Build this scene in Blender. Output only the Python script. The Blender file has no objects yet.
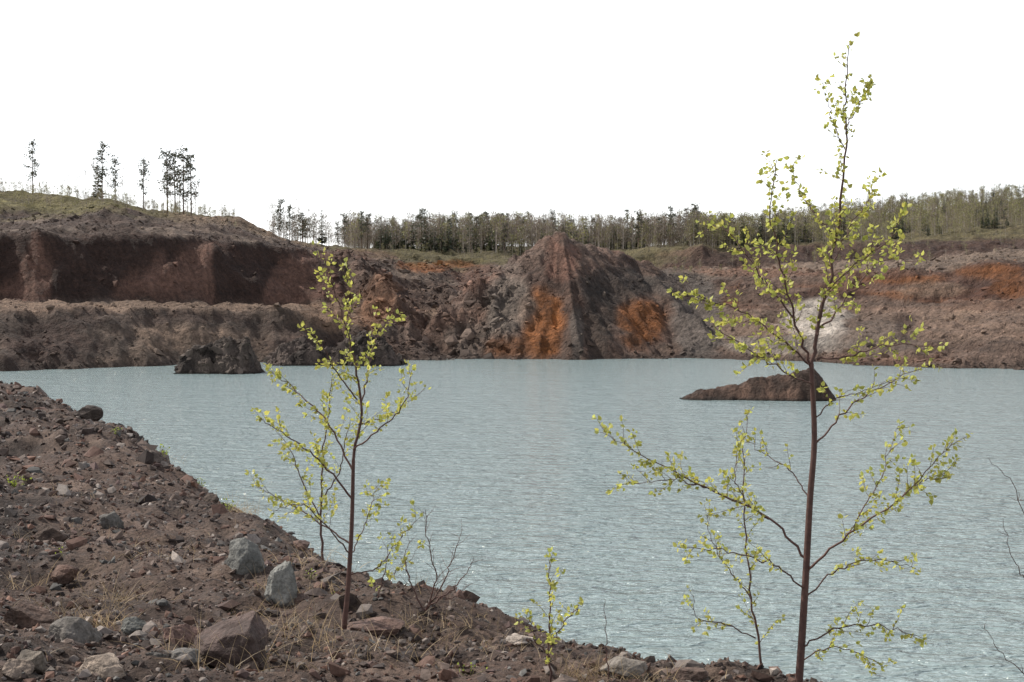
import bpy, bmesh, math, random
import numpy as np
from mathutils import Vector, noise as mn
random.seed(7); R=np.random.default_rng(11)
F=1400.0; CX=512.0; HY=305.0; CH=8.0
scene=bpy.context.scene

def P(px,py,d): return np.array([(px-CX)/F*d, d, CH-(py-HY)/F*d])

# ---------------- noise
def _h(ix,iy,s):
    n=(ix*374761393+iy*668265263+s*1442695041)&0xffffffff
    n=((n^(n>>13))*1274126177)&0xffffffff
    n=n^(n>>16)
    return (n&0xffffff)/float(0xffffff)
def vn(x,y,s=0):
    x=np.asarray(x,float);y=np.asarray(y,float)
    xi=np.floor(x).astype(np.int64);yi=np.floor(y).astype(np.int64)
    fx=x-xi;fy=y-yi
    fx=fx*fx*(3-2*fx);fy=fy*fy*(3-2*fy)
    a=_h(xi,yi,s);b=_h(xi+1,yi,s);c=_h(xi,yi+1,s);d=_h(xi+1,yi+1,s)
    return (a*(1-fx)+b*fx)*(1-fy)+(c*(1-fx)+d*fx)*fy
def fbm(x,y,s=0,o=4,g=0.5):
    t=0;a=1;n=0
    x=np.asarray(x,float);y=np.asarray(y,float)
    for i in range(o):
        t=t+a*(vn(x,y,s+i*17)*2-1);n+=a;a*=g
        x,y=(x*1.62-y*1.2)+3.1,(x*1.2+y*1.62)+7.7
    return t/n*1.5
def ridg(x,y,s,o=4): return 1-np.abs(fbm(x,y,s,o))*2
def sm(a,b,x):
    t=np.clip((x-a)/(b-a),0,1);return t*t*(3-2*t)

# ---------------- mesh helper
def make(name,V,Fc,mats,col=None,mi=None,smooth=True):
    V=np.asarray(V,np.float32);Fc=np.asarray(Fc,np.int32)
    k=Fc.shape[1];m=bpy.data.meshes.new(name)
    m.vertices.add(len(V));m.vertices.foreach_set('co',V.ravel())
    m.loops.add(Fc.size);m.loops.foreach_set('vertex_index',Fc.ravel())
    m.polygons.add(len(Fc));m.polygons.foreach_set('loop_start',np.arange(0,Fc.size,k,dtype=np.int32))
    try: m.polygons.foreach_set('loop_total',np.full(len(Fc),k,np.int32))
    except Exception: pass
    for a in mats: m.materials.append(a)
    if mi is not None: m.polygons.foreach_set('material_index',np.asarray(mi,np.int32))
    m.polygons.foreach_set('use_smooth',np.full(len(Fc),smooth))
    if col is not None:
        at=m.color_attributes.new('Col','FLOAT_COLOR','POINT')
        c=np.ones((len(V),4),np.float32);c[:,:3]=col
        at.data.foreach_set('color',c.ravel())
    m.update(calc_edges=True);m.validate()
    o=bpy.data.objects.new(name,m);scene.collection.objects.link(o)
    return o
def grid_faces(nr,nc):
    i=np.arange(nr-1)[:,None]*nc+np.arange(nc-1)[None,:]
    return np.stack([i,i+1,i+nc+1,i+nc],-1).reshape(-1,4)

# ---------------- materials
def mat_attr(name,rough=0.9,layers=((0.5,0.5),),bscale=(3.0,),bstr=0.5,bdist=0.1,spec=0.3,det=4):
    m=bpy.data.materials.new(name);m.use_nodes=True;nt=m.node_tree;N=nt.nodes;L=nt.links
    b=N['Principled BSDF'];b.inputs['Roughness'].default_value=rough
    b.inputs['Specular IOR Level'].default_value=spec
    at=N.new('ShaderNodeAttribute');at.attribute_name='Col'
    geo=N.new('ShaderNodeNewGeometry')
    col=at.outputs['Color']
    for sc,am in layers:
        n=N.new('ShaderNodeTexNoise');n.inputs['Scale'].default_value=sc;n.inputs['Detail'].default_value=4
        n.inputs['Roughness'].default_value=0.7
        L.new(geo.outputs['Position'],n.inputs['Vector'])
        mr=N.new('ShaderNodeMapRange');mr.inputs['From Min'].default_value=0.3;mr.inputs['From Max'].default_value=0.7
        mr.inputs['To Min'].default_value=1-am;mr.inputs['To Max'].default_value=1+am
        L.new(n.outputs['Fac'],mr.inputs['Value'])
        vm=N.new('ShaderNodeVectorMath');vm.operation='SCALE'
        L.new(col,vm.inputs[0]);L.new(mr.outputs['Result'],vm.inputs['Scale']);col=vm.outputs['Vector']
    L.new(col,b.inputs['Base Color'])
    prev=None
    for sc in bscale:
        n=N.new('ShaderNodeTexNoise');n.inputs['Scale'].default_value=sc;n.inputs['Detail'].default_value=det;n.inputs['Roughness'].default_value=0.65
        L.new(geo.outputs['Position'],n.inputs['Vector'])
        bp=N.new('ShaderNodeBump');bp.inputs['Strength'].default_value=bstr;bp.inputs['Distance'].default_value=bdist*3/sc
        L.new(n.outputs['Fac'],bp.inputs['Height'])
        if prev: L.new(prev.outputs['Normal'],bp.inputs['Normal'])
        prev=bp
    if prev: L.new(prev.outputs['Normal'],b.inputs['Normal'])
    return m
M_far=mat_attr('quarry_rock_soil',layers=((0.3,0.25),(1.6,0.45)),bscale=(1.0,),bstr=1.0,bdist=0.5,det=5)
M_farrock=mat_attr('quarry_rubble_stone',layers=((1.5,0.3),),bscale=())
M_island=mat_attr('island_rock',layers=((1.0,0.35),(6,.3)),bscale=(2.0,),bstr=1,bdist=.4,det=6)
M_near=mat_attr('bank_soil',layers=((1.2,0.3),(26,0.6)),bscale=(24.0,),bstr=1.0,bdist=0.35,det=6)
M_stone=mat_attr('stone',rough=0.85,layers=((40,0.35),),bscale=(45.0,),bstr=0.6,bdist=0.1)
M_boulder=mat_attr('boulder_stone',rough=0.85,layers=((7,0.35),(55,0.4)),bscale=(16.0,80.0),bstr=0.9,bdist=0.14)
M_bark=mat_attr('bark',rough=0.7,layers=((30,0.3),),bscale=())
def mat_leaf(name,tr=0.5):
    m=bpy.data.materials.new(name);m.use_nodes=True;nt=m.node_tree;N=nt.nodes;L=nt.links
    N.remove(N['Principled BSDF']);out=N['Material Output']
    at=N.new('ShaderNodeAttribute');at.attribute_name='Col'
    d=N.new('ShaderNodeBsdfPrincipled');d.inputs['Roughness'].default_value=0.55
    t=N.new('ShaderNodeBsdfTranslucent');mx=N.new('ShaderNodeMixShader');mx.inputs[0].default_value=tr
    L.new(at.outputs['Color'],d.inputs['Base Color']);L.new(at.outputs['Color'],t.inputs['Color'])
    L.new(d.outputs[0],mx.inputs[1]);L.new(t.outputs[0],mx.inputs[2]);L.new(mx.outputs[0],out.inputs[0])
    return m
M_leaf=mat_leaf('birch_leaf',0.55);M_needle=mat_leaf('distant_foliage',0.35);M_grass=mat_leaf('dry_grass_blade',0.35)

# ---------------- world, sun, camera
EL=math.radians(46);AZ=math.radians(-66)
w=bpy.data.worlds.new('World');scene.world=w;w.use_nodes=True;nt=w.node_tree
sky=nt.nodes.new('ShaderNodeTexSky');sky.sky_type='NISHITA';sky.sun_disc=False
sky.sun_elevation=EL;sky.sun_rotation=AZ%(2*math.pi);sky.air_density=1.0;sky.dust_density=1.5;sky.ozone_density=1.0;sky.altitude=0
hs=nt.nodes.new('ShaderNodeHueSaturation');hs.inputs['Saturation'].default_value=0.4
tc=nt.nodes.new('ShaderNodeTexCoord');sx=nt.nodes.new('ShaderNodeSeparateXYZ');nt.links.new(tc.outputs['Generated'],sx.inputs[0])
mr=nt.nodes.new('ShaderNodeMapRange');mr.interpolation_type='SMOOTHSTEP';mr.inputs['From Min'].default_value=0.2;mr.inputs['From Max'].default_value=0.62
mr.inputs['To Min'].default_value=5.2;mr.inputs['To Max'].default_value=0.3;nt.links.new(sx.outputs['Z'],mr.inputs['Value'])
hz=nt.nodes.new('ShaderNodeVectorMath');hz.operation='SCALE';hz.inputs[0].default_value=(1,1,1.03);nt.links.new(mr.outputs[0],hz.inputs['Scale'])
ad=nt.nodes.new('ShaderNodeVectorMath');ad.operation='ADD'  # bright low haze that thins towards the zenith
nt.links.new(hz.outputs[0],ad.inputs[1])
bg=nt.nodes['Background'];nt.links.new(sky.outputs[0],hs.inputs['Color']);nt.links.new(hs.outputs[0],ad.inputs[0]);nt.links.new(ad.outputs[0],bg.inputs['Color']);bg.inputs['Strength'].default_value=0.15
sd=bpy.data.lights.new('sun','SUN');sd.energy=5.0;sd.angle=math.radians(0.6);sd.color=(1,0.94,0.85)
so=bpy.data.objects.new('sun',sd);scene.collection.objects.link(so)
sv=Vector((math.sin(AZ)*math.cos(EL),math.cos(AZ)*math.cos(EL),math.sin(EL)));so.rotation_euler=sv.to_track_quat('Z','Y').to_euler()
so.location=(-40,30,60)
cam=bpy.data.cameras.new('camera');co=bpy.data.objects.new('camera',cam);scene.collection.objects.link(co)
co.location=(0,0,CH);co.rotation_euler=(math.radians(90)-math.atan(36/F),0,0);cam.sensor_width=36;cam.lens=36*F/1024;cam.clip_end=5000;cam.clip_start=0.05
scene.camera=co
scene.view_settings.view_transform='Standard';scene.view_settings.look='None';scene.view_settings.exposure=0

# ---------------- far terrain
cols=[
(-1400,110,(120,308),(130,303),(140,190),(165,160),(200,150),(300,170)),
(-400,150,(162,308),(174,304),(184,232),(210,200),(260,178),(420,215)),
(0,172,(184,309),(197,303),(206,237),(232,209),(272,190),(400,225)),
(110,179,(190,309),(204,303),(214,237),(236,208),(275,200),(400,232)),
(190,188,(198,309),(212,303),(222,238),(242,216),(280,216),(400,238)),
(240,193,(203,309),(217,304),(227,242),(246,218),(290,226),(400,243)),
(285,198,(207,311),(221,304),(232,247),(256,240),(300,242),(400,247)),
(340,201,(210,318),(224,302),(236,256),(265,252),(310,249),(400,249)),
(400,206,(216,325),(232,308),(246,276),(275,260),(320,252),(400,249)),
(460,210,(222,330),(240,308),(256,282),(285,268),(325,253),(400,249)),
(560,212,(225,330),(245,305),(262,282),(290,268),(325,253),(400,249)),
(650,208,(222,335),(242,308),(258,280),(294,270),(306,251),(400,247)),
(700,205,(216,338),(236,306),(248,280),(288,270),(300,249),(420,240)),
(760,199,(208,338),(232,306),(242,278),(284,267),(298,247),(430,233)),
(850,188,(198,338),(226,304),(236,274),(278,262),(294,244),(450,218)),
(950,178,(187,342),(215,303),(224,268),(268,256),(286,240),(460,206)),
(1024,171,(180,342),(208,300),(217,263),(262,248),(280,234),(480,198)),
(1400,150,(160,340),(184,296),(194,256),(235,238),(255,215),(480,180)),
(2400,110,(120,330),(135,290),(150,240),(190,210),(240,190),(400,170))]
CPX=np.array([c[0] for c in cols],float)
KD=[];KZ=[]
for c in cols:
    ds=c[1];d=[ds-25,ds-6,ds]+[k[0] for k in c[2:]]+[1500]
    z=[-6,-3,0]+[CH-(k[1]-HY)/F*k[0] for k in c[2:]]
    z.append(z[-1]+ (25 if c[0]>800 else 0))
    KD.append(d);KZ.append(z)
KD=np.array(KD,float);KZ=np.array(KZ,float);NK=KD.shape[1]
def ipx(px,A): return np.stack([np.interp(px,CPX,A[:,k]) for k in range(A.shape[1])],-1)
gpx=np.concatenate([np.arange(-1400,-100,12),np.arange(-100,1124,1.6),np.arange(1124,2401,12)])
gd=np.concatenate([np.arange(90,150,2),np.arange(150,300,0.6),np.arange(300,420,2),np.geomspace(420,1500,40)])
kd=ipx(gpx,KD);kz=ipx(gpx,KZ)
DD,PX=np.meshgrid(gd,gpx)
X=(PX-CX)/F*DD;Y=DD
warp=fbm(X/28,Y/28,3,3)*5.0+fbm(X/8,Y/8,5,3)*2.4+fbm(X/2.6,Y/2.6,9,3)*0.9
warp*=sm(90,130,DD)*(1-sm(300,400,DD)*0.8)
Z=np.empty_like(X);T=np.empty_like(X)
for i in range(len(gpx)):
    Z[i]=np.interp(DD[i]+warp[i],kd[i],kz[i]);T[i]=np.interp(DD[i]+warp[i],kd[i],np.arange(NK)-1.0)
rough=fbm(X/5,Y/5,21,4)*0.6+fbm(X/1.6,Y/1.6,23,3)*0.34
mess=sm(300,350,PX)*(1-sm(800,900,PX))*(DD<300)+.5*sm(700,760,PX)*(DD<300)
rough+= (ridg(X/9,Y/9,25,4)-.5)*0.9*np.clip(mess,0,1)*sm(0,1,T)
Z+=rough*sm(-1,0.5,Z)
Z+=fbm(X/60,Y/60,31,3)*2.0*sm(300,420,DD)
def heap(X,Y,p0,p1,slope,seed):
    ax,ay,az=p0;bx,by,bz=p1
    dx=bx-ax;dy=by-ay;L2=dx*dx+dy*dy
    t=np.clip(((X-ax)*dx+(Y-ay)*dy)/L2,0,1)
    qx=X-(ax+t*dx);qy=Y-(ay+t*dy);r=np.sqrt(qx*qx+qy*qy)+1e-6
    th=np.arctan2(qx,-qy)
    s=slope*(1+0.10*fbm(th*2.2+5,r*0.03,seed,3)+0.05*fbm(th*9,r*.1,seed+4,2))
    return az+(bz-az)*t-s*r
H=np.maximum.reduce([
 heap(X,Y,P(557,229,232),P(585,244,235),0.80,40),
 heap(X,Y,P(585,244,236),P(650,262,244),0.78,43),
 heap(X,Y,P(562,236,230),P(578,338,207),1.0,47),
 heap(X,Y,P(550,241,232),P(482,284,224),0.80,52),
 heap(X,Y,P(640,264,240),P(702,324,219),0.80,55),
 heap(X,Y,P(482,286,224),P(424,330,214),0.9,58),
 heap(X,Y,P(410,316,213),P(394,323,215),1.6,60),
 heap(X,Y,P(345,260,238),P(386,286,223),0.95,63)])
hr=fbm(X/3.5,Y/3.5,71,4)*0.7+fbm(X/1.1,Y/1.1,73,3)*0.4
lf=1-sm(490,545,PX)
H=H+hr*(1+lf*.6)+lf*(ridg(X/4,Y/4,77,3)-.3)*1.0
isH=sm(-0.4,0.6,H-Z)*(H>-3)
Z=np.where(H>-3,np.maximum(Z,H),Z)
def C(*a): return np.array(a,float)
col=np.zeros(X.shape+(3,))
dark=C(.050,.028,.022);mid=C(.120,.072,.053);tan=C(.25,.175,.13);talus=C(.17,.095,.072);rub=C(.085,.060,.050)
grass=C(.19,.165,.07);floor=C(.13,.11,.055);orange=C(.40,.145,.040);white=C(.58,.53,.48);grey=C(.135,.112,.098)
def mixc(c,b,f): f=f[...,None] if not np.isscalar(f) else f; return c*(1-f)+b*f
n1=fbm(X/9,Y/5,81,4);n2=fbm(X/3,Z/1.2,83,4);n3=fbm(X/22,Z/9,85,3)
col[:]=mid
left=1-sm(330,420,PX)
right=sm(630,720,PX)
col=mixc(col,grey,np.clip(0.4+n1*0.6,0,1)*0.6)
col=mixc(col,dark,np.clip(0.2+n2*0.8,0,1)*0.6*(T>1))
low=(1-sm(1.9,2.05,T))*left
col=mixc(col,C(.092,.070,.058),low*.75)
col=mixc(col,tan,low*sm(0.0,0.6,n3+0.15)*0.5)
col=mixc(col,dark,low*sm(0.1,.5,fbm(X/12,Z/3,86,3))*.65)
col=mixc(col,tan*1.15,sm(1.9,2.1,T)*(1-sm(2.8,3.0,T))*0.75)
uw=sm(2.95,3.1,T)*(1-sm(3.95,4.1,T))*left
fan=sm(-0.1,0.3,fbm(X/7,Y/60,87,3)*1.3+0.35-(T-3)*1.0)
col=mixc(col,dark,uw*0.94);col=mixc(col,talus*1.15,uw*fan*0.85)
rt=sm(3.95,4.1,T)*(1-sm(4.9,5.05,T))
col=mixc(col,rub,rt*0.85);col=mixc(col,C(.24,.185,.15),rt*sm(0.1,0.5,n1)*0.65)
gr=sm(4.7,5.1,T+n1*0.3-0.9*right)
col=mixc(col,floor,gr);col=mixc(col,grass,gr*(1-sm(110,190,PX+n1*40))*sm(-.3,.4,n1+.1)*0.9)
col=mixc(col,tan*0.95,sm(4.5,4.8,T)*(1-sm(5.6,6.0,T))*sm(150,200,PX)*(1-sm(290,340,PX))*0.8)
rs=right*(T>0)*(1-sm(5.8,6.1,T))
col=mixc(col,C(.18,.122,.096),rs*0.65*sm(-0.3,0.4,n1+0.2))
face=sm(3.0,3.15,T)*(1-sm(3.9,4.05,T))
col=mixc(col,orange*.5,rs*face*sm(.2,0.5,fbm(X/13,Z*.5,91,3))*.7)
col=mixc(col,C(.07,.034,.025),rs*face*sm(-0.05,0.35,fbm(X/10,Z*.6,92,3))*.85)
col=mixc(col,C(.16,.085,.058),rs*sm(0.25,0.6,fbm(X/18,Z*.8,93,3))*.55)
top=sm(5.0,5.15,T)*(1-sm(5.9,6.05,T))
col=mixc(col,dark*1.2,rs*top*.8)
col=mixc(col,C(.27,.205,.16),rs*sm(4.0,4.2,T)*(1-sm(4.8,5,T))*.65)
def patch(px,py,rx,ry,c,a,cc,soft=0.6):
    pyv=HY-(Z-CH)*F/DD
    q=np.sqrt(((PX-px)/rx)**2+((pyv-py)/ry)**2)+n1*0.30+n2*0.22
    f=(1-sm(1-soft/2,1+soft/2,q))*a*(DD<330)
    return mixc(cc,c,f)
px0,py0,pz0=P(560,236,232)
thh=np.arctan2(X-px0,-(Y-py0));rr_=np.hypot(X-px0,Y-py0)
strk=fbm(thh*14,rr_*.12,301,4)
hcol=mixc(np.broadcast_to(C(.155,.092,.068),col.shape).copy(),grey*1.1,np.clip(.3+n1*.7,0,1)*.7)
hcol=mixc(hcol,dark*1.2,np.clip(fbm(X/4,Y/4,97,3)*1.2,0,1)*0.6)
col=mixc(col,hcol,isH)
for a in [(542,324,20,38,orange*.72,.85),(515,347,40,11,orange*.5,.7),(560,262,18,20,C(.21,.105,.075),.7),(640,322,24,24,orange*.6,.8),(600,320,16,36,C(.045,.034,.028),.85),(618,285,36,18,C(.06,.047,.04),.85),
          (577,335,7,26,grey*.9,.8),(490,280,34,16,C(.19,.105,.077),.65),(508,300,22,36,C(.18,.15,.128),.8),(470,340,26,16,C(.16,.128,.108),.65),(815,322,34,20,white,.8),(790,345,60,9,white*.7,.5),(698,325,26,34,C(.13,.112,.102),.85),(675,285,34,14,C(.11,.095,.085),.7),
          (380,298,20,22,C(.17,.088,.052),.8),(420,268,24,6,orange*.6,.75),(372,315,16,14,C(.28,.15,.09),.75),(990,272,32,9,orange*.5,.7),(1020,288,24,9,orange*.42,.65),
          (325,318,30,12,C(.24,.15,.10),.7),(450,264,24,4,orange*.6,.65),(935,290,30,8,tan,.6),(880,335,40,20,C(.16,.125,.105),.7),(355,255,40,6,C(.2,.12,.09),.6),
          (760,272,60,4,C(.2,.1,.065),.6),(60,340,60,14,dark,.7),(190,338,55,14,tan*.9,.6),(905,325,12,14,dark,.7)]:
    col=patch(a[0],a[1],a[2],a[3],a[4],a[5],col)
col*=(1+isH*.5*np.clip(strk,-1,1))[...,None]
col*= (1+0.30*np.clip(fbm(X/16,Z*2.2,99,3),-1,1))[...,None]
col*=.80*C(1.0,.985,.95)
col=mixc(col,floor*1.0,sm(5.9,6.3,T)*.5)
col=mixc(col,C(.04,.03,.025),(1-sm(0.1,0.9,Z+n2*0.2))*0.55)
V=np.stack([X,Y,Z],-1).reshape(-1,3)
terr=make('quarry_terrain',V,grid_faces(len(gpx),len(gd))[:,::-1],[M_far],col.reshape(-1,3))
def far_idx(px,d):
    return np.clip(np.searchsorted(gpx,px)-1,0,len(gpx)-2),np.clip(np.searchsorted(gd,d)-1,0,len(gd)-2)
def far_z(px,d):
    i,j=far_idx(px,d);u=(px-gpx[i])/(gpx[i+1]-gpx[i]);v=(d-gd[j])/(gd[j+1]-gd[j])
    return (Z[i,j]*(1-u)+Z[i+1,j]*u)*(1-v)+(Z[i,j+1]*(1-u)+Z[i+1,j+1]*u)*v
def far_col(px,d):
    i,j=far_idx(px,d);return col[i,j],T[i,j],isH[i,j]

# ---------------- rock templates
def hull(npts,flat=1.0):
    bm=bmesh.new()
    for _ in range(npts):
        v=Vector((random.gauss(0,1),random.gauss(0,1),random.gauss(0,1))).normalized()*random.uniform(.7,1.05)
        bm.verts.new((v.x*random.uniform(.9,1.1),v.y*0.85,v.z*flat))
    bmesh.ops.convex_hull(bm,input=bm.verts)
    bmesh.ops.delete(bm,geom=[v for v in bm.verts if not v.link_faces],context='VERTS')
    bmesh.ops.triangulate(bm,faces=bm.faces)
    bm.verts.index_update()
    Vv=np.array([v.co[:] for v in bm.verts]);Ff=np.array([[v.index for v in f.verts] for f in bm.faces]);bm.free()
    return Vv,Ff
TPL=[hull(random.randint(10,18),random.uniform(.5,.85)) for _ in range(30)]
def rotm(a,b,c):
    ca,sa,cb,sb,cc,sc=math.cos(a),math.sin(a),math.cos(b),math.sin(b),math.cos(c),math.sin(c)
    return np.array([[ca,-sa,0],[sa,ca,0],[0,0,1]])@np.array([[cb,0,sb],[0,1,0],[-sb,0,cb]])@np.array([[1,0,0],[0,cc,-sc],[0,sc,cc]])
def scatter(name,pos,size,cols_,mat,tilt=0.5):
    VV=[];FF=[];CC=[];o=0
    for p,s,c in zip(pos,size,cols_):
        tv,tf=TPL[random.randrange(len(TPL))]
        m=rotm(random.uniform(0,6.28),random.gauss(0,tilt),random.gauss(0,tilt))
        sc=np.array([random.uniform(.7,1.3),random.uniform(.7,1.2),random.uniform(.6,1.1)])*s
        v=(tv*sc)@m.T+p
        VV.append(v);FF.append(tf+o);CC.append(np.broadcast_to(c,(len(v),3)));o+=len(v)
    return make(name,np.concatenate(VV),np.concatenate(FF),[mat],np.concatenate(CC),smooth=False)
n=38000
rpx=R.uniform(-150,1180,n);rd=R.uniform(160,300,n)
z_=far_z(rpx,rd);c_,t_,h_=far_col(rpx,rd)
shore=(z_>-0.3)&(z_<1.2)
prob=np.where(shore,0.95,0.25);prob=np.where(h_>0.5,np.where(rpx<530,.95,.3),prob);prob=np.where((rpx>330)&(rpx<500)&(t_<5),.75,prob);prob=np.where((t_>4)&(t_<5),0.5,prob);prob=np.where(t_>5.1,0.02,prob)
k=(R.uniform(0,1,n)<prob)&(z_>-0.4)
rpx,rd,z_,c_,shore,h_=rpx[k],rd[k],z_[k],c_[k],shore[k],h_[k]
sz=0.17*np.power(R.uniform(0.02,1,len(rpx)),-0.45);sz=np.minimum(sz,1.2)*np.where((rpx>330)&(rpx<500),1.5,1)
pos=np.stack([(rpx-CX)/F*rd,rd,z_+sz*0.1],-1)
cc=c_*R.uniform(.6,1.5,len(rpx))[:,None]*0.85+C(.007,.006,.005)
scatter('quarry_rubble',pos,sz,cc,M_farrock)

# ---------------- rock islands
def island(name,prof,depth,thick,c1,c2,rg_,seed,rb,rbs):
    px=np.array([p[0] for p in prof],float);py=np.array([p[1] for p in prof],float)
    x=(px-CX)/F*depth;z=CH-(py-HY)/F*depth
    gx=np.linspace(x[0]-1.0,x[-1]+1.0,240);gv=np.linspace(-1,1,120)
    GX,GV=np.meshgrid(gx,gv)
    wx=GX+fbm(GV*2.2,GX/2.0,seed+31,3)*0.9*rg_
    Hh=np.interp(wx,x,z,left=-1,right=-1)
    GY=depth+GV*thick
    av=np.abs(GV+0.22*fbm(GX/2.2,GV*1.5,seed+2,4))
    env=1-np.clip((av-.1)/.85,0,1.4)**1.5
    Zz=(Hh+1)*env-1
    fa=sm(-1.2,1,Zz)
    Zz=Zz+(fbm(GX/1.6,GY/1.6,seed,5)*rg_+(ridg(GX/1.3,GY/1.3,seed+5,5)-.55)*rg_*.6)*fa
    Zz=np.where(np.abs(GV)>0.98,-1.2,Zz)
    c=mixc(np.broadcast_to(c1,GX.shape+(3,)).copy(),c2,np.clip(.5+fbm(GX/1.2,GY/1.2,seed+7,4),0,1))
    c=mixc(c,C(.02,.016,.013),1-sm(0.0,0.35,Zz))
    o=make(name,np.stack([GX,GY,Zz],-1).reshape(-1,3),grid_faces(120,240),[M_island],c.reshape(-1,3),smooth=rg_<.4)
    r=np.random.default_rng(seed);ii=r.integers(2,118,rb);jj=r.integers(4,236,rb)
    k=Zz[ii,jj]>-.2;ii,jj=ii[k],jj[k]
    s=rbs*np.power(r.uniform(.03,1,len(ii)),-.45)*.5
    rb_=scatter('loose_rock',np.stack([GX[ii,jj],GY[ii,jj],Zz[ii,jj]-s*.2],-1),s,c[ii,jj]*r.uniform(.7,1.3,len(ii))[:,None],M_farrock)
    rb_.parent=o
island('rock_island',[(176,373),(183,357),(190,349),(205,345),(222,341),(237,337),(244,341),(250,352),(258,366),(263,373)],165,3.6,C(.035,.027,.023),C(.11,.085,.07),.6,201,420,.45)
island('rock_island',[(266,365),(274,352),(285,343),(300,341),(315,346),(328,352),(343,348),(354,336),(368,331),(382,339),(392,352),(404,365)],187,4.2,C(.035,.027,.023),C(.12,.09,.075),.7,231,600,.5)
island('rock_island',[(680,399),(695,393),(712,388),(735,383),(760,379),(785,373),(800,369),(812,369),(820,377),(827,386),(833,399)],119,3.6,C(.05,.032,.024),C(.13,.078,.056),.26,261,900,.10)

# ---------------- water
mw=bpy.data.materials.new('lake_water');mw.use_nodes=True;nt=mw.node_tree;N=nt.nodes;L=nt.links
b=N['Principled BSDF'];b.inputs['Base Color'].default_value=(.235,.30,.30,1);b.inputs['Roughness'].default_value=0.12;b.inputs['IOR'].default_value=1.33
geo=N.new('ShaderNodeNewGeometry');prev=None
for sc,st,di,sx_ in ((0.3,0.7,0.6,.45),(1.2,1.0,0.5,.5),(4.2,1.0,0.19,.6)):
    mp=N.new('ShaderNodeMapping');mp.inputs['Scale'].default_value=(sx_,1,1);mp.inputs['Rotation'].default_value=(0,0,math.radians(14))
    L.new(geo.outputs['Position'],mp.inputs['Vector'])
    n=N.new('ShaderNodeTexNoise');n.inputs['Scale'].default_value=sc;n.inputs['Detail'].default_value=3;n.inputs['Distortion'].default_value=0.5
    L.new(mp.outputs[0],n.inputs['Vector'])
    bp=N.new('ShaderNodeBump');bp.inputs['Strength'].default_value=st;bp.inputs['Distance'].default_value=di
    L.new(n.outputs['Fac'],bp.inputs['Height'])
    if prev: L.new(prev.outputs[0],bp.inputs['Normal'])
    prev=bp
L.new(prev.outputs[0],b.inputs['Normal'])
gx=np.linspace(-700,700,30);gy=np.linspace(-200,600,30);GX,GY=np.meshgrid(gx,gy)
make('lake_water',np.stack([GX,GY,GX*0],-1).reshape(-1,3),grid_faces(30,30),[mw])

# ---------------- near bank
CR=np.array([(-60,45,6.7),(-10,12,6.7),(0,5.1,6.55),(3,3.3,6.5),(5,2.1,6.46),(5.9,1.62,6.43),(6.4,1.15,6.40),(6.9,.62,6.37),(7.8,.04,6.28),(9.3,-.68,6.18),(11.4,-1.75,6.10),(15.9,-3.7,6.03),(19.5,-5.5,6.12),(23,-7.3,6.2),(28,-9.5,6.2),(37,-14.0,6.1),(60,-30,6.0),(110,-70,6.5)])
def bank_z(x,y,detail=True):
    x=np.asarray(x,float);y=np.asarray(y,float)
    xc=np.interp(y,CR[:,0],CR[:,1]);zc=np.interp(y,CR[:,0],CR[:,2])
    sl=np.interp(y,[0,6,8,12,24,40],[1.15,1.2,1.25,1.12,1.1,1.3])
    far=np.clip(y/9,.5,3.0)
    d=(x-xc)/sl+fbm(y/1.1/far,x/4,305,4)*0.17*far
    z=zc+0.045*np.clip(-d,0,40)
    k=0.15
    z=z-0.85*k*np.logaddexp(0,d/k)
    z=z+fbm(x/1.6,y/1.6,311,3)*0.12*(1-0.5*sm(-.6,.2,d))*(1+.8*sm(12,30,y))
    if detail: z=z+fbm(x/.35,y/.35,317,3)*0.05*(1+sm(10,25,y))+fbm(x/.09,y/.09,319,2)*0.022
    return np.maximum(z,-3)
ys=np.concatenate([np.linspace(-40,1.8,40),np.geomspace(2,42,540),np.geomspace(43,110,40)])
ss=np.concatenate([-np.geomspace(70,6.2,50),np.linspace(-6,1.2,340),np.linspace(1.4,16,40)])
SS,YS=np.meshgrid(ss,ys)
XS=np.interp(YS,CR[:,0],CR[:,1])+SS*np.interp(YS,[0,12,40],[1,1.1,2.2])
ZS=bank_z(XS,YS)
b1=fbm(XS/1.1,YS/1.1,331,4);b2=fbm(XS/.3,YS/.3,333,3)
c=mixc(np.broadcast_to(C(.085,.056,.043),XS.shape+(3,)).copy(),C(.036,.025,.020),np.clip(.5+b1,0,1))
c=mixc(c,C(.17,.12,.092),np.clip(b2,0,1)*.6)
make('ground_bank',np.stack([XS,YS,ZS],-1).reshape(-1,3),grid_faces(len(ys),len(ss)),[M_near],c.reshape(-1,3))
def hit(px,py):
    d=np.geomspace(2.5,60,1500);p=np.stack([(px-CX)/F*d,d,CH-(py-HY)/F*d],-1)
    g=bank_z(p[:,0],p[:,1],False);k=np.argmax(p[:,2]<=g)
    if not (p[:k+1,2]<=g[:k+1]).any() or p[k,1]>45: k=np.argmin(np.where(d<25,np.abs(p[:,2]-g),9))
    return np.array([p[k,0],p[k,1],g[k]])
pal=[C(.125,.092,.076),C(.18,.15,.132),C(.105,.062,.048),C(.05,.036,.031),C(.27,.23,.20),C(.14,.078,.056),C(.11,.105,.098),C(.11,.072,.064)]
wts=[.2,.14,.18,.24,.05,.09,.06,.04]
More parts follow.
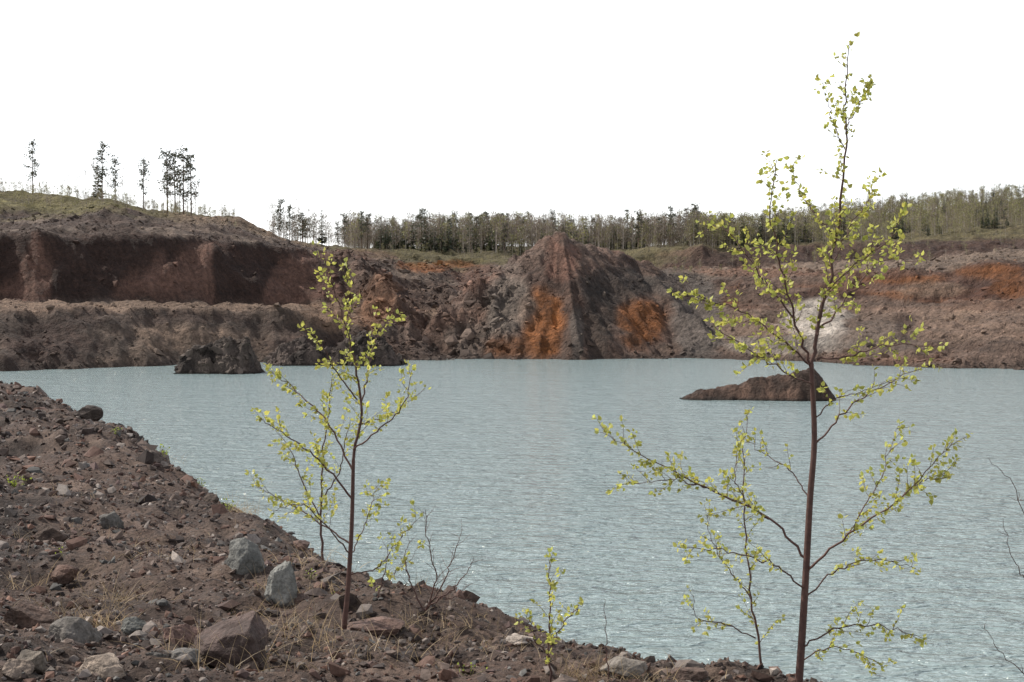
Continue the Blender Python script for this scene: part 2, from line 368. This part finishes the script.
def strew(name,nn,ymin,ymax,smin,smax,ex,seed,sink=0.15,thr=.35):
    r=np.random.default_rng(seed)
    y=ymin*np.power(ymax/ymin,r.uniform(0,1,nn));xc=np.interp(y,CR[:,0],CR[:,1])
    wd=np.interp(y,[2,6,12,40],[5.3,5.2,6,13]);x=xc+1.3*np.interp(y,[6,40],[1,2.2])-wd*np.power(r.uniform(0,1,nn),0.9)
    s=smin*np.power(r.uniform(0,1,nn)*(1-(smin/smax)**(1/ex))+(smin/smax)**(1/ex),-ex)
    s=s*np.interp(y,[4,8,14,38],[.8,1,1.3,2.6])
    cl=fbm(x/.8,y/.8,seed,3);k=r.uniform(-.9,.9,nn)<cl+thr
    x,y,s=x[k],y[k],s[k]
    z=bank_z(x,y)+s*sink
    ci=r.choice(len(pal),len(x),p=wts);cc=np.array(pal)[ci]*r.uniform(.45,1.3,len(x))[:,None]
    scatter(name,np.stack([x,y,z],-1),s,cc,M_stone)
strew('gravel',50000,3,38,.006,.020,.5,501,thr=.7)
strew('gravel',21000,4,42,.016,.05,.45,502,thr=.5)
strew('stones',1500,4,40,.04,.11,.42,503,.1)
strew('stones',350,14,40,.06,.15,.42,504,.1)
# ---------------- hero boulders
def boulder(px,py,wpx,hpx,colr,seed,deep=0.9,lean=0):
    g=hit(px,py+hpx*0.42);d=g[1];wd=wpx/F*d/2;ht=hpx/F*d/2
    bm=bmesh.new();bmesh.ops.create_icosphere(bm,subdivisions=5,radius=1)
    rr=random.Random(seed);pl=[]
    for _ in range(16):
        nv=Vector((rr.gauss(0,1),rr.gauss(0,1),rr.gauss(0,.8))).normalized();pl.append((nv,rr.uniform(.5,.85)))
    for v in bm.verts:
        p=v.co.copy()
        for nv,dd in pl:
            q=p.dot(nv)-dd
            if q>0: p-=nv*q*0.97
        p+=p.normalized()*(mn.fractal(p*2.5+Vector((seed,0,0)),1,2,5)*0.075)
        v.co=Vector((p.x*wd*1.25,p.y*wd*deep*1.2,p.z*ht*1.25))
    me=bpy.data.meshes.new('boulder');bm.to_mesh(me);bm.free()
    at=me.color_attributes.new('Col','FLOAT_COLOR','POINT')
    a=np.ones((len(me.vertices),4),np.float32);a[:,:3]=colr
    co_=np.empty(len(me.vertices)*3);me.vertices.foreach_get('co',co_);co_=co_.reshape(-1,3)/max(wd,1e-3)
    a[:,:3]*=(1+.4*fbm(co_[:,0]*1.6+seed,co_[:,2]*1.6+co_[:,1],seed,4))[:,None]
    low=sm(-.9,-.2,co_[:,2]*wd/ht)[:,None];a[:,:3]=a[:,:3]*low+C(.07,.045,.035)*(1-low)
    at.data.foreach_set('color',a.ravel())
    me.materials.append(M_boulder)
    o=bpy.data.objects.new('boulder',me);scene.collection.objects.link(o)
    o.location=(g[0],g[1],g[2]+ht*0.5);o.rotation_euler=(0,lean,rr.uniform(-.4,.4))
lg=C(.19,.187,.17)
for i,a in enumerate([(243,557,38,40,lg*.68),(282,582,34,58,lg*.95),(70,634,46,36,C(.14,.125,.11)),(178,634,42,38,C(.13,.08,.065)),(232,642,80,66,C(.08,.055,.047)),
    (110,521,24,24,C(.10,.092,.083)),(154,457,16,18,C(.12,.095,.08)),(22,614,50,28,C(.085,.055,.042)),(98,668,56,26,C(.24,.19,.15)),(374,628,60,16,C(.12,.075,.06)),
    (516,640,34,12,C(.32,.27,.23)),(622,668,44,19,C(.16,.14,.12)),(48,535,28,20,C(.08,.055,.042)),(132,626,26,20,C(.11,.11,.10)),(30,660,34,30,C(.12,.1,.08)),
    (182,660,34,20,C(.13,.12,.11)),(690,674,30,13,C(.11,.075,.06)),(300,600,24,16,C(.10,.065,.05)),
    (12,668,32,26,C(.18,.14,.11)),(155,660,24,24,C(.11,.10,.09)),(300,545,18,14,C(.12,.075,.06)),(60,575,30,18,C(.09,.055,.042)),(88,412,26,16,C(.05,.038,.032)),(210,500,16,12,C(.1,.075,.06))]):
    boulder(*a[:4],a[4],100+i)

# ---------------- quad builder for plants
class Qb:
    def __init__(s): s.V=[];s.F=[];s.C=[];s.M=[];s.n=0
    def add(s,v,f,c,m):
        v=np.asarray(v,float);f=np.asarray(f);s.V.append(v);s.F.append(f+s.n);s.n+=len(v)
        s.C.append(np.broadcast_to(c,(len(v),3)));s.M.append(np.full(len(f),m))
    def arrays(s): return np.concatenate(s.V),np.concatenate(s.F),np.concatenate(s.C),np.concatenate(s.M)
    def obj(s,name,mats):
        V,F_,C_,M_=s.arrays();return make(name,V,F_,mats,C_,M_)
def nrm(v): return v/(math.sqrt(float(v[0]*v[0]+v[1]*v[1]+v[2]*v[2]))+1e-9)
def cross(a,b): return np.array([a[1]*b[2]-a[2]*b[1],a[2]*b[0]-a[0]*b[2],a[0]*b[1]-a[1]*b[0]])
def tube(q,pts,r0,r1,c,m=0,n=5):
    pts=np.asarray(pts);k=len(pts);V=[]
    for i in range(k):
        t=nrm(pts[min(i+1,k-1)]-pts[max(i-1,0)]);a=nrm(cross(t,np.array([0.3,0.9,0.1])));b_=cross(t,a)
        r=r0+(r1-r0)*i/(k-1)
        for j in range(n):
            an=6.2832*j/n;V.append(pts[i]+(a*math.cos(an)+b_*math.sin(an))*r)
    Fq=[[i*n+j,i*n+(j+1)%n,(i+1)*n+(j+1)%n,(i+1)*n+j] for i in range(k-1) for j in range(n)]
    q.add(V,Fq,c,m)
def cat(pts,sub):
    pts=[np.asarray(p,float) for p in pts];p=[2*pts[0]-pts[1]]+pts+[2*pts[-1]-pts[-2]];o=[]
    for i in range(1,len(p)-2):
        for s in range(sub):
            t=s/sub;a,b_,c_,d_=p[i-1:i+3]
            o.append(.5*((2*b_)+(c_-a)*t+(2*a-5*b_+4*c_-d_)*t*t+(3*b_-a-3*c_+d_)*t**3))
    o.append(pts[-1]);return np.array(o)
rg=random.Random(5)
def rv(): return np.array([rg.gauss(0,1),rg.gauss(0,1),rg.gauss(0,1)])
def leaf(q,p,d,s,c):
    d=nrm(d);sd=nrm(cross(d,rv()));up=cross(d,sd);w_=s*.36
    pt=p+d*s*.15
    V=[pt,pt+d*s*.3+sd*w_+up*s*.06,pt+d*s*.65+sd*w_*.75+up*s*.06,pt+d*s-up*s*.08,pt+d*s*.65-sd*w_*.75+up*s*.06,pt+d*s*.3-sd*w_+up*s*.06]
    q.add(V,[[0,1,2,3],[0,3,4,5]],c,1)
def lcol():
    a=rg.random();return C(.60,.55,.13)*(0.6+.5*rg.random())*np.array([1-.15*a,1,1])
BARK=C(.085,.045,.036)
def cluster(q,p,d,s,n=3):
    for _ in range(n): leaf(q,p+rv()*s*.2,nrm(d)*.8+rv()*.6+np.array([0,0,-.15]),s*rg.uniform(.55,1.15),lcol())
def twig(q,p,d,L_,ls,lv,bare=False):
    k=4;pts=[p];dd=nrm(d)
    for i in range(k):
        dd=nrm(dd+rv()*.18+np.array([0,0,.05]));pts.append(pts[-1]+dd*L_/k)
    tube(q,pts,.0011+.003*L_,.0006,BARK*1.2,0,4)
    if bare: return
    nl=max(1,int(L_/.017*lv))
    for i in range(nl):
        t=(i+.6)/nl*(k-0.01);j=int(t);pp=pts[j]+(pts[min(j+1,k)]-pts[j])*(t-j)
        if rg.random()<.85: cluster(q,pp,dd+rv()*.9,ls,rg.choice([1,2,2,3]))
    cluster(q,pts[-1],dd,ls,3)
def branch(q,pix,dep,ddep,r0,r1,start=.2,gap=.07,tl=(.06,.2),ls=.026,lv=1.,n=5,bare=False):
    m=len(pix);pts=[P(a,b_,dep+ddep*i/(m-1)) for i,(a,b_) in enumerate(pix)]
    gap*=.68;tl=(tl[0],tl[1]*1.1);ls*=1.0;start*=.8
    c_=cat(pts,7);c_[1:-1]+=np.array([rv()*.0045 for _ in range(len(c_)-2)])
    tube(q,c_,r0*.82,r1*.8,BARK*rg.uniform(.85,1.2),0,n)
    seg=np.linalg.norm(np.diff(c_,axis=0),axis=1);cum=np.concatenate([[0],np.cumsum(seg)]);T_=cum[-1]
    s=T_*start
    while s<T_:
        j=min(np.searchsorted(cum,s)-1,len(c_)-2);j=max(j,0);p=c_[j]+(c_[j+1]-c_[j])*(s-cum[j])/seg[j];t=nrm(c_[j+1]-c_[j])
        sd=rv();sd-=t*sd.dot(t);f=s/T_
        twig(q,p,t*.9+nrm(sd)*.8+np.array([0,0,.1]),rg.uniform(*tl)*(1.15-.6*f),ls,lv,bare)
        if not bare and rg.random()<.6: cluster(q,p,t+nrm(sd),ls,2)
        s+=gap*rg.uniform(.5,1.5)
    if not bare: cluster(q,c_[-1],c_[-1]-c_[-2],ls,3)

q=Qb();D=6.0
tube(q,cat([P(799,712,D),P(803,650,D),P(807,580,D),P(811,500,D),P(815,440,D),P(812,372,D)],6),.018,.0105,BARK,0,8)
branch(q,[(812,372),(819,325),(833,255),(842,180),(844,110),(847,46)],D,.05,.0115,.002,.15,.055,(.06,.16),.024,.9,6)
branch(q,[(812,372),(797,325),(782,268),(770,215),(776,160)],D,-.15,.008,.0018,.2,.06,(.06,.18),.024,.9)
branch(q,[(795,320),(760,275),(730,235),(700,222)],D-.05,.3,.0055,.0015,.15,.06,(.06,.17))
branch(q,[(812,366),(775,335),(735,308),(682,296)],D,.25,.006,.0015,.15,.06,(.06,.2))
branch(q,[(814,385),(785,372),(750,350),(720,330)],D,-.4,.005,.0015,.25,.07,(.06,.16))
branch(q,[(817,360),(850,356),(890,345),(938,347)],D,-.3,.006,.0015,.2,.06,(.06,.2))
branch(q,[(818,335),(845,300),(880,262),(918,262)],D,.35,.006,.0015,.2,.07,(.06,.18))
branch(q,[(833,262),(850,225),(868,200),(872,180)],D,.2,.004,.001,.2,.06,(.05,.12))
branch(q,[(838,240),(815,215),(800,195),(790,160)],D,.2,.004,.001,.2,.07,(.05,.12))
branch(q,[(828,290),(858,262),(890,240),(900,215)],D,-.3,.004,.001,.2,.06,(.05,.14))
branch(q,[(844,130),(856,110),(862,95),(866,80)],D,.1,.003,.001,.2,.06,(.04,.08))
branch(q,[(844,150),(830,120),(826,100),(818,80)],D,.1,.003,.001,.2,.06,(.04,.08))
branch(q,[(815,446),(845,412),(880,388),(922,368)],D,.3,.006,.0015,.3,.09,(.06,.18),.024,.7)
branch(q,[(814,420),(835,400),(860,392),(905,378)],D,-.2,.004,.001,.3,.1,(.05,.14),.024,.7)
branch(q,[(808,560),(770,520),(715,492),(655,462),(600,432)],D,.35,.0075,.0015,.3,.07,(.06,.2),.026,.9)
branch(q,[(715,492),(680,480),(650,483),(622,485)],D+.2,.1,.004,.001,.2,.07,(.05,.14))
branch(q,[(770,520),(745,500),(735,470),(742,440)],D+.1,.1,.004,.001,.2,.08,(.05,.14),.024,.7)
branch(q,[(806,590),(770,562),(722,552),(678,548)],D,-.4,.005,.0015,.3,.09,(.06,.16),.024,.7)
branch(q,[(808,572),(850,535),(905,495),(955,440)],D,-.35,.0075,.0015,.3,.06,(.06,.2),.026,1)
branch(q,[(905,495),(925,480),(940,478),(955,465)],D-.2,-.1,.003,.001,.1,.06,(.05,.12))
branch(q,[(850,535),(870,500),(885,470),(900,425)],D-.1,.2,.004,.001,.2,.08,(.05,.14),.024,.8)
branch(q,[(806,600),(840,570),(880,560),(918,570)],D,.3,.005,.0015,.35,.09,(.06,.18),.024,.8)
branch(q,[(803,650),(840,630),(880,628),(925,640)],D,-.2,.005,.0015,.3,.07,(.06,.18),.024,.9)
branch(q,[(802,665),(830,650),(860,655),(885,668)],D,.2,.004,.0015,.3,.08,(.06,.14),.024,.8)
branch(q,[(811,500),(790,470),(765,455),(735,430)],D,.3,.004,.001,.4,.1,(.05,.12),.022,.6)
q.obj('birch_sapling',[M_bark,M_leaf])
q=Qb()
branch(q,[(766,690),(757,630),(748,560),(745,480),(747,415)],6.35,.1,.008,.0015,.2,.08,(.05,.16),.022,.7,6)
branch(q,[(752,600),(730,570),(712,540),(705,505)],6.35,.2,.004,.001,.3,.08,(.05,.12),.022,.7)
branch(q,[(757,640),(725,625),(700,620),(690,590)],6.35,-.2,.004,.001,.3,.1,(.05,.12),.022,.7)
q.obj('birch_sapling',[M_bark,M_leaf])
q=Qb();g=hit(343,633);D=g[1]
tube(q,cat([P(342,640,D),P(347,590,D),P(351,530,D),P(353,460,D)],6),.0155,.0095,BARK,0,8)
branch(q,[(353,460),(361,405),(352,350),(337,295),(323,252)],D,.05,.0105,.002,.15,.075,(.07,.2),.028,.9,6)
branch(q,[(361,410),(368,370),(378,335),(398,312)],D,.3,.006,.0015,.3,.08,(.06,.18),.028)
branch(q,[(353,450),(385,425),(405,400),(412,370)],D,-.3,.006,.0015,.35,.1,(.06,.16),.028,.7)
branch(q,[(358,425),(380,418),(400,408),(425,388)],D,.3,.004,.0015,.35,.1,(.06,.14),.028,.7)
branch(q,[(352,470),(325,420),(295,390),(268,370)],D,.4,.007,.0015,.3,.08,(.07,.2),.028)
branch(q,[(352,500),(318,460),(285,435),(258,418)],D,-.3,.007,.0015,.3,.08,(.07,.2),.028)
branch(q,[(350,545),(315,520),(280,500),(255,486)],D,.3,.006,.0015,.4,.1,(.06,.2),.028,.8)
branch(q,[(350,555),(325,525),(300,505),(272,512)],D,-.4,.005,.0015,.4,.1,(.06,.16),.028,.7)
branch(q,[(357,400),(335,370),(322,345),(305,330)],D,-.3,.005,.0015,.3,.09,(.06,.14),.028,.8)
branch(q,[(345,330),(352,305),(350,285),(343,265)],D,.1,.003,.001,.3,.08,(.05,.1),.026,.8)
branch(q,[(348,575),(375,570),(395,545),(420,518)],D,-.2,.005,.0015,.35,.1,(.06,.16),.028,.7)
branch(q,[(350,560),(362,530),(372,500),(378,485)],D,.3,.004,.0015,.35,.1,(.06,.12),.026,.7)
q.obj('birch_sapling',[M_bark,M_leaf])
q=Qb();D=hit(322,556)[1]
branch(q,[(322,562),(321,500),(324,440),(332,375)],D,.1,.013,.003,.25,.13,(.1,.28),.033,.7,6)
branch(q,[(321,520),(300,480),(290,450),(275,430)],D,.2,.007,.0018,.3,.13,(.08,.22),.033,.7)
branch(q,[(322,500),(340,470),(345,440),(350,420)],D,-.2,.007,.0018,.3,.13,(.08,.2),.033,.7)
q.obj('birch_sapling',[M_bark,M_leaf])
q=Qb();D=hit(551,684)[1]
branch(q,[(551,690),(549,640),(551,600),(549,560)],D,.05,.007,.0015,.25,.06,(.05,.13),.026,.8)
branch(q,[(550,650),(565,625),(575,612),(582,604)],D,.1,.004,.0015,.3,.07,(.04,.1),.024,.7)
branch(q,[(550,660),(535,640),(530,625),(527,615)],D,-.1,.004,.0015,.3,.07,(.04,.08),.024,.7)
q.obj('birch_seedling',[M_bark,M_leaf])
q=Qb();D=hit(385,604)[1]
branch(q,[(372,612),(382,580),(388,555),(392,535)],D,.05,.005,.001,.3,.12,(.05,.12),.026,.6)
branch(q,[(378,590),(398,570),(410,560),(418,545)],D,.1,.003,.001,.3,.14,(.04,.1),.026,.6)
q.obj('birch_seedling',[M_bark,M_leaf])
q=Qb();D=hit(425,612)[1]
for e in [[(425,612),(435,580),(428,545),(425,510)],[(425,612),(445,580),(452,560),(462,530)],[(427,610),(452,590),(465,575),(474,560)],[(424,612),(410,585),(405,560),(408,540)],[(428,605),(440,598),(452,600),(470,585)]]:
    branch(q,e,D,rg.uniform(-.2,.2),.006,.0015,.2,.05,(.06,.15),bare=True)
q.obj('bare_shrub',[M_bark,M_leaf])
q=Qb();D=hit(610,684)[1]
branch(q,[(610,690),(608,650),(605,605)],D,.05,.004,.0012,.3,.1,(.03,.06),bare=True)
q.obj('bare_twig',[M_bark,M_leaf])
q=Qb();D=5.0
for e in [[(1075,760),(1060,640),(1020,500),(990,458)],[(1075,760),(1050,700),(1010,660),(985,630)],[(1060,640),(1035,590),(1015,560),(1005,520)],[(1075,760),(1070,600),(1050,520),(1022,500)]]:
    branch(q,e,D,rg.uniform(-.1,.1),.0035,.001,.4,.25,(.03,.08),bare=True)
q.obj('bare_shrub',[M_bark,M_leaf])

# dry grass & weeds
q=Qb()
def tuft(px,py,n,h,c,spread=.05,droop=.5):
    g=hit(px,py)
    for _ in range(n):
        p=g+np.array([rg.gauss(0,spread),rg.gauss(0,spread),-.02]);d=nrm(np.array([rg.gauss(0,.45),rg.gauss(0,.45),1]));L_=h*rg.uniform(.4,1.1)
        sd=nrm(cross(d,rv()))*rg.uniform(.0011,.0024);pts=[];k=5
        for i in range(k+1):
            pts.append(p.copy());d=nrm(d+np.array([d[0]*.25,d[1]*.25,-.16*droop]));p=p+d*L_/k
        V=[]
        for i,a in enumerate(pts): ww=sd*(1-i/(k+.3));V+= [a-ww,a+ww]
        q.add(V,[[2*i,2*i+1,2*i+3,2*i+2] for i in range(k)],c*rg.uniform(.6,1.2),0)
straw=C(.46,.34,.20)
for a in [(110,612,70,.28,.10),(95,625,50,.2,.1),(235,500,60,.22,.12),(210,495,40,.18,.15),(290,640,60,.28,.12),(265,600,40,.22,.06),(300,565,40,.25,.2),(225,672,70,.3,.15),(15,585,30,.2,.12),
          (330,650,40,.2,.1),(560,672,25,.14,.08),(480,655,25,.14,.1),(360,665,40,.2,.15),(435,665,25,.15,.12),(140,560,25,.16,.1),(60,500,20,.16,.15),(165,460,25,.3,.2),(320,595,30,.2,.12),(660,680,20,.12,.08),(240,490,40,.25,.1)]:
    tuft(a[0],a[1],int(a[2]*1.3),a[3]*1.1,straw,a[4])
for _ in range(210):
    px=rg.uniform(0,650);tuft(px,rg.uniform(max(470,400+px*.45),680),rg.randint(3,12),rg.uniform(.06,.2),straw*rg.uniform(.4,1),.06)
q.obj('dry_grass',[M_grass])
q=Qb()
for (px,py,n,s) in [(14,490,40,.05),(160,452,40,.06),(200,485,20,.04),(228,495,20,.04),(310,580,14,.025),(470,680,10,.02),(60,560,8,.02),(255,655,10,.025),(115,435,16,.04),(335,605,10,.022)]:
    g=hit(px,py)
    for _ in range(n):
        d=nrm(np.array([rg.gauss(0,.5),rg.gauss(0,.5),1]));p=g+d*rg.uniform(.02,.12)*s/.04+rv()*.02
        tube(q,[g,(g+p)/2+rv()*.005,p],.0015,.001,C(.1,.1,.03),0,3);leaf(q,p,d+rv()*.5,s*.6,C(.30,.36,.06)*rg.uniform(.6,1.2))
q.obj('weeds',[M_bark,M_leaf])

# ---------------- distant trees
def tri_leafs(q,cen,n,spr,s,c,m=1,up=0):
    for _ in range(n):
        p=cen+rv()*spr;a=nrm(rv()+np.array([0,0,up]))*s*rg.uniform(.5,1.2);b_=nrm(cross(a,rv()))*s*(.5 if up==0 else .12)*rg.uniform(.5,1)
        q.add([p-a,p-b_,p+a,p+b_],[[0,1,2,3]],c*rg.uniform(.55,1.35),m)
def spruce(q,h,wd,dens=1.,c=C(.06,.072,.038)):
    tube(q,[np.array([0,0,-.5]),np.array([0,0,h*.5]),np.array([0,0,h])],h*.012,h*.002,C(.12,.09,.07),0,4)
    L_=int(18*dens)+3
    for i in range(L_):
        t=(i+.5)/L_;z=h*(.08+.9*t);r=wd*(1-t)**.8*rg.uniform(.6,1.2)+.1
        nb=max(4,int(6*(1-t)+4))
        for j in range(nb):
            an=rg.uniform(0,6.28);d=np.array([math.cos(an),math.sin(an),-.25]);rr=r*rg.uniform(.5,1.15);sd=np.array([-d[1],d[0],0])*rr*.24
            p=np.array([0,0,z]);e=p+d*rr;q.add([p,p+d*rr*.6+sd,e,p+d*rr*.6-sd+np.array([0,0,-.3*rr])],[[0,1,2,3]],c*rg.uniform(.6,1.4),1)
def pine(q,h,c=C(.085,.09,.055)):
    lean=np.array([rg.gauss(0,.02)*h,rg.gauss(0,.02)*h,0])
    pts=[np.array([0,0,-.5]),np.array([0,0,h*.35])+lean*.3,np.array([0,0,h*.7])+lean*.6,np.array([0,0,h])+lean]
    tube(q,cat(pts,3),h*.013,h*.004,C(.13,.085,.06),0,5)
    for i in range(40):
        t=rg.uniform(.3,1);p=np.array([0,0,h*t])+lean*t;r=h*.17*(1.1-t)**.5*(1 if t>.5 else .6)*rg.uniform(.4,1.2)
        an=rg.uniform(0,6.28);e=p+np.array([math.cos(an)*r,math.sin(an)*r,r*rg.uniform(-.1,.35)])
        tube(q,[p,(p+e)/2,e],h*.0035,h*.0015,C(.1,.07,.05),0,3)
        tri_leafs(q,e,int(10*(.6+.4*t)),h*.022,h*.025,c);tri_leafs(q,(p+e)/2,5,h*.02,h*.022,c)
def bbirch(q,h,c=C(.24,.21,.10),green=1.,lush=0):
    ln=rg.gauss(0,.03)*h
    tube(q,[np.array([0,0,-.5]),np.array([ln*.5,0,h*.5]),np.array([ln,0,h*.9])],h*.008,h*.0015,C(.34,.30,.26),0,3)
    for i in range(13):
        t=rg.uniform(.15,.88);p=np.array([ln*t,0,h*t]);an=rg.uniform(0,6.28);r=h*.17*(1.15-t)*rg.uniform(.6,1.2)
        e=p+np.array([math.cos(an)*r,math.sin(an)*r,r*1.1])
        tri_leafs(q,e,4,h*.045,h*.055,C(.19,.15,.12),1,1.2);tri_leafs(q,(p+e)/2,3,h*.04,h*.06,C(.19,.15,.12),1,1.2)
        if rg.random()<green: tri_leafs(q,e,3+lush*5,h*.045,h*(.014+.012*lush),c);tri_leafs(q,(p+e)/2,2+lush*2,h*.04,h*(.013+.012*lush),c)
tp=[]
for kk in range(6): q=Qb();spruce(q,10,1.6,1);tp.append(('s',q.arrays()))
for kk in range(4): q=Qb();pine(q,10);tp.append(('p',q.arrays()))
for kk in range(9): q=Qb();bbirch(q,10,green=.8);tp.append(('b',q.arrays()))
for kk in range(6): q=Qb();bbirch(q,10,c=C(.25,.245,.085),green=1,lush=1);tp.append(('g',q.arrays()))
byk={k:[a for kk,a in tp if kk==k] for k in 'spbg'}
M_bark2=mat_attr('distant_bark',layers=(),bscale=(),rough=.9)
def plant_many(name,items):
    VV=[];FF=[];CC=[];MM=[];o=0
    for kind,p,h in items:
        v,f,c_,m=rg.choice(byk[kind]);a=rg.uniform(0,6.28);ca,sa=math.cos(a),math.sin(a);s=h/10;sw=s*rg.uniform(.85,1.25)
        vv=np.stack([(v[:,0]*ca-v[:,1]*sa)*sw,(v[:,0]*sa+v[:,1]*ca)*sw,v[:,2]*s],-1)+p
        VV.append(vv);FF.append(f+o);CC.append(c_*rg.uniform(.7,1.25));MM.append(m);o+=len(v)
    make(name,np.concatenate(VV),np.concatenate(FF),[M_bark2,M_needle],np.concatenate(CC),np.concatenate(MM),smooth=False)
items=[]
for i in range(3900):
    if i<1500: px=rg.uniform(345,720);d=rg.uniform(318,400)
    else: px=rg.uniform(690,1250);d=rg.uniform(300,330+min(1,(px-690)/250)*165)
    z=float(far_z(np.array([px]),np.array([d]))[0]);cl=float(fbm(px/30.,d/60.,401,2))
    if px<700: kind='s' if (rg.random()<.16+cl*.7) else ('b' if rg.random()<.8 else ('g' if rg.random()<.7 else 'p'))
    else: kind='s' if (rg.random()<.18+cl*.4) else ('g' if rg.random()<.68 else 'b')
    h=rg.uniform(5.5,10)*(1 if px<700 else np.interp(px,[700,1024],[.85,.62]))
    if kind=='s': h*=rg.uniform(.7,1.12)
    items.append((kind,np.array([(px-CX)/F*d,d,z-.2]),h))
for _ in range(60):
    px=rg.uniform(272,345);d=rg.uniform(285,330);z=float(far_z(np.array([px]),np.array([d]))[0])
    items.append((rg.choice('bbbp'),np.array([(px-CX)/F*d,d,z-.2]),rg.uniform(5,9)*np.interp(px,[272,345],[1,.85])))
for _ in range(260):
    px=rg.uniform(-900,-60) if rg.random()<.5 else rg.uniform(1250,1900);d=rg.uniform(300,420);z=float(far_z(np.array([px]),np.array([d]))[0])
    items.append((rg.choice('spbg'),np.array([(px-CX)/F*d,d,z-.2]),rg.uniform(6,11)))
plant_many('distant_forest',items)
items=[]
for _ in range(1400):
    a=rg.random()
    if a<.35: px=rg.uniform(-60,240);d=rg.uniform(236,290)
    elif a<.5: px=rg.uniform(640,1100);d=rg.uniform(255,335)
    else: px=rg.uniform(345,1100);d=rg.uniform(300,345)
    z=float(far_z(np.array([px]),np.array([d]))[0])
    items.append((rg.choice('ggbb'),np.array([(px-CX)/F*d,d,z-.1]),rg.uniform(1.0,3.2)))
plant_many('distant_shrubs',items)
def rim(kind,px,top,base,d):
    z=float(far_z(np.array([px]),np.array([d]))[0]);zt=CH-(top-HY)/F*d;h=zt-z+.3;q=Qb()
    if kind=='pine': pine(q,h)
    elif kind=='spruce': spruce(q,h,h*.15,1.3)
    else: bbirch(q,h,green=.2)
    o=q.obj({'pine':'pine_tree','spruce':'spruce_tree','birch':'bare_birch_tree'}[kind],[M_bark2,M_needle])
    o.location=((px-CX)/F*d,d,z-.2)
for a in [('pine',34,143,188,268),('pine',103,142,190,272),('pine',116,156,192,270),('birch',94,160,190,270),('birch',86,166,190,274),('pine',144,159,205,268),('pine',168,150,212,262),('pine',176,153,214,266),('pine',184,150,214,262),('pine',192,156,214,264),
          ('birch',68,172,190,270),('birch',124,168,195,268),('birch',172,160,212,262),('pine',280,200,238,290),('birch',298,195,238,290),('spruce',322,205,240,300),('birch',352,205,245,300),('spruce',843,201,246,320),('birch',180,165,212,260),('spruce',99,150,190,274),
          ('birch',110,165,192,268),('birch',98,168,192,268),('birch',164,165,212,264),('birch',188,166,212,266),('birch',196,172,212,262),('birch',78,175,190,272),('birch',308,204,238,292),('pine',290,206,238,288)]:
    rim(*a)
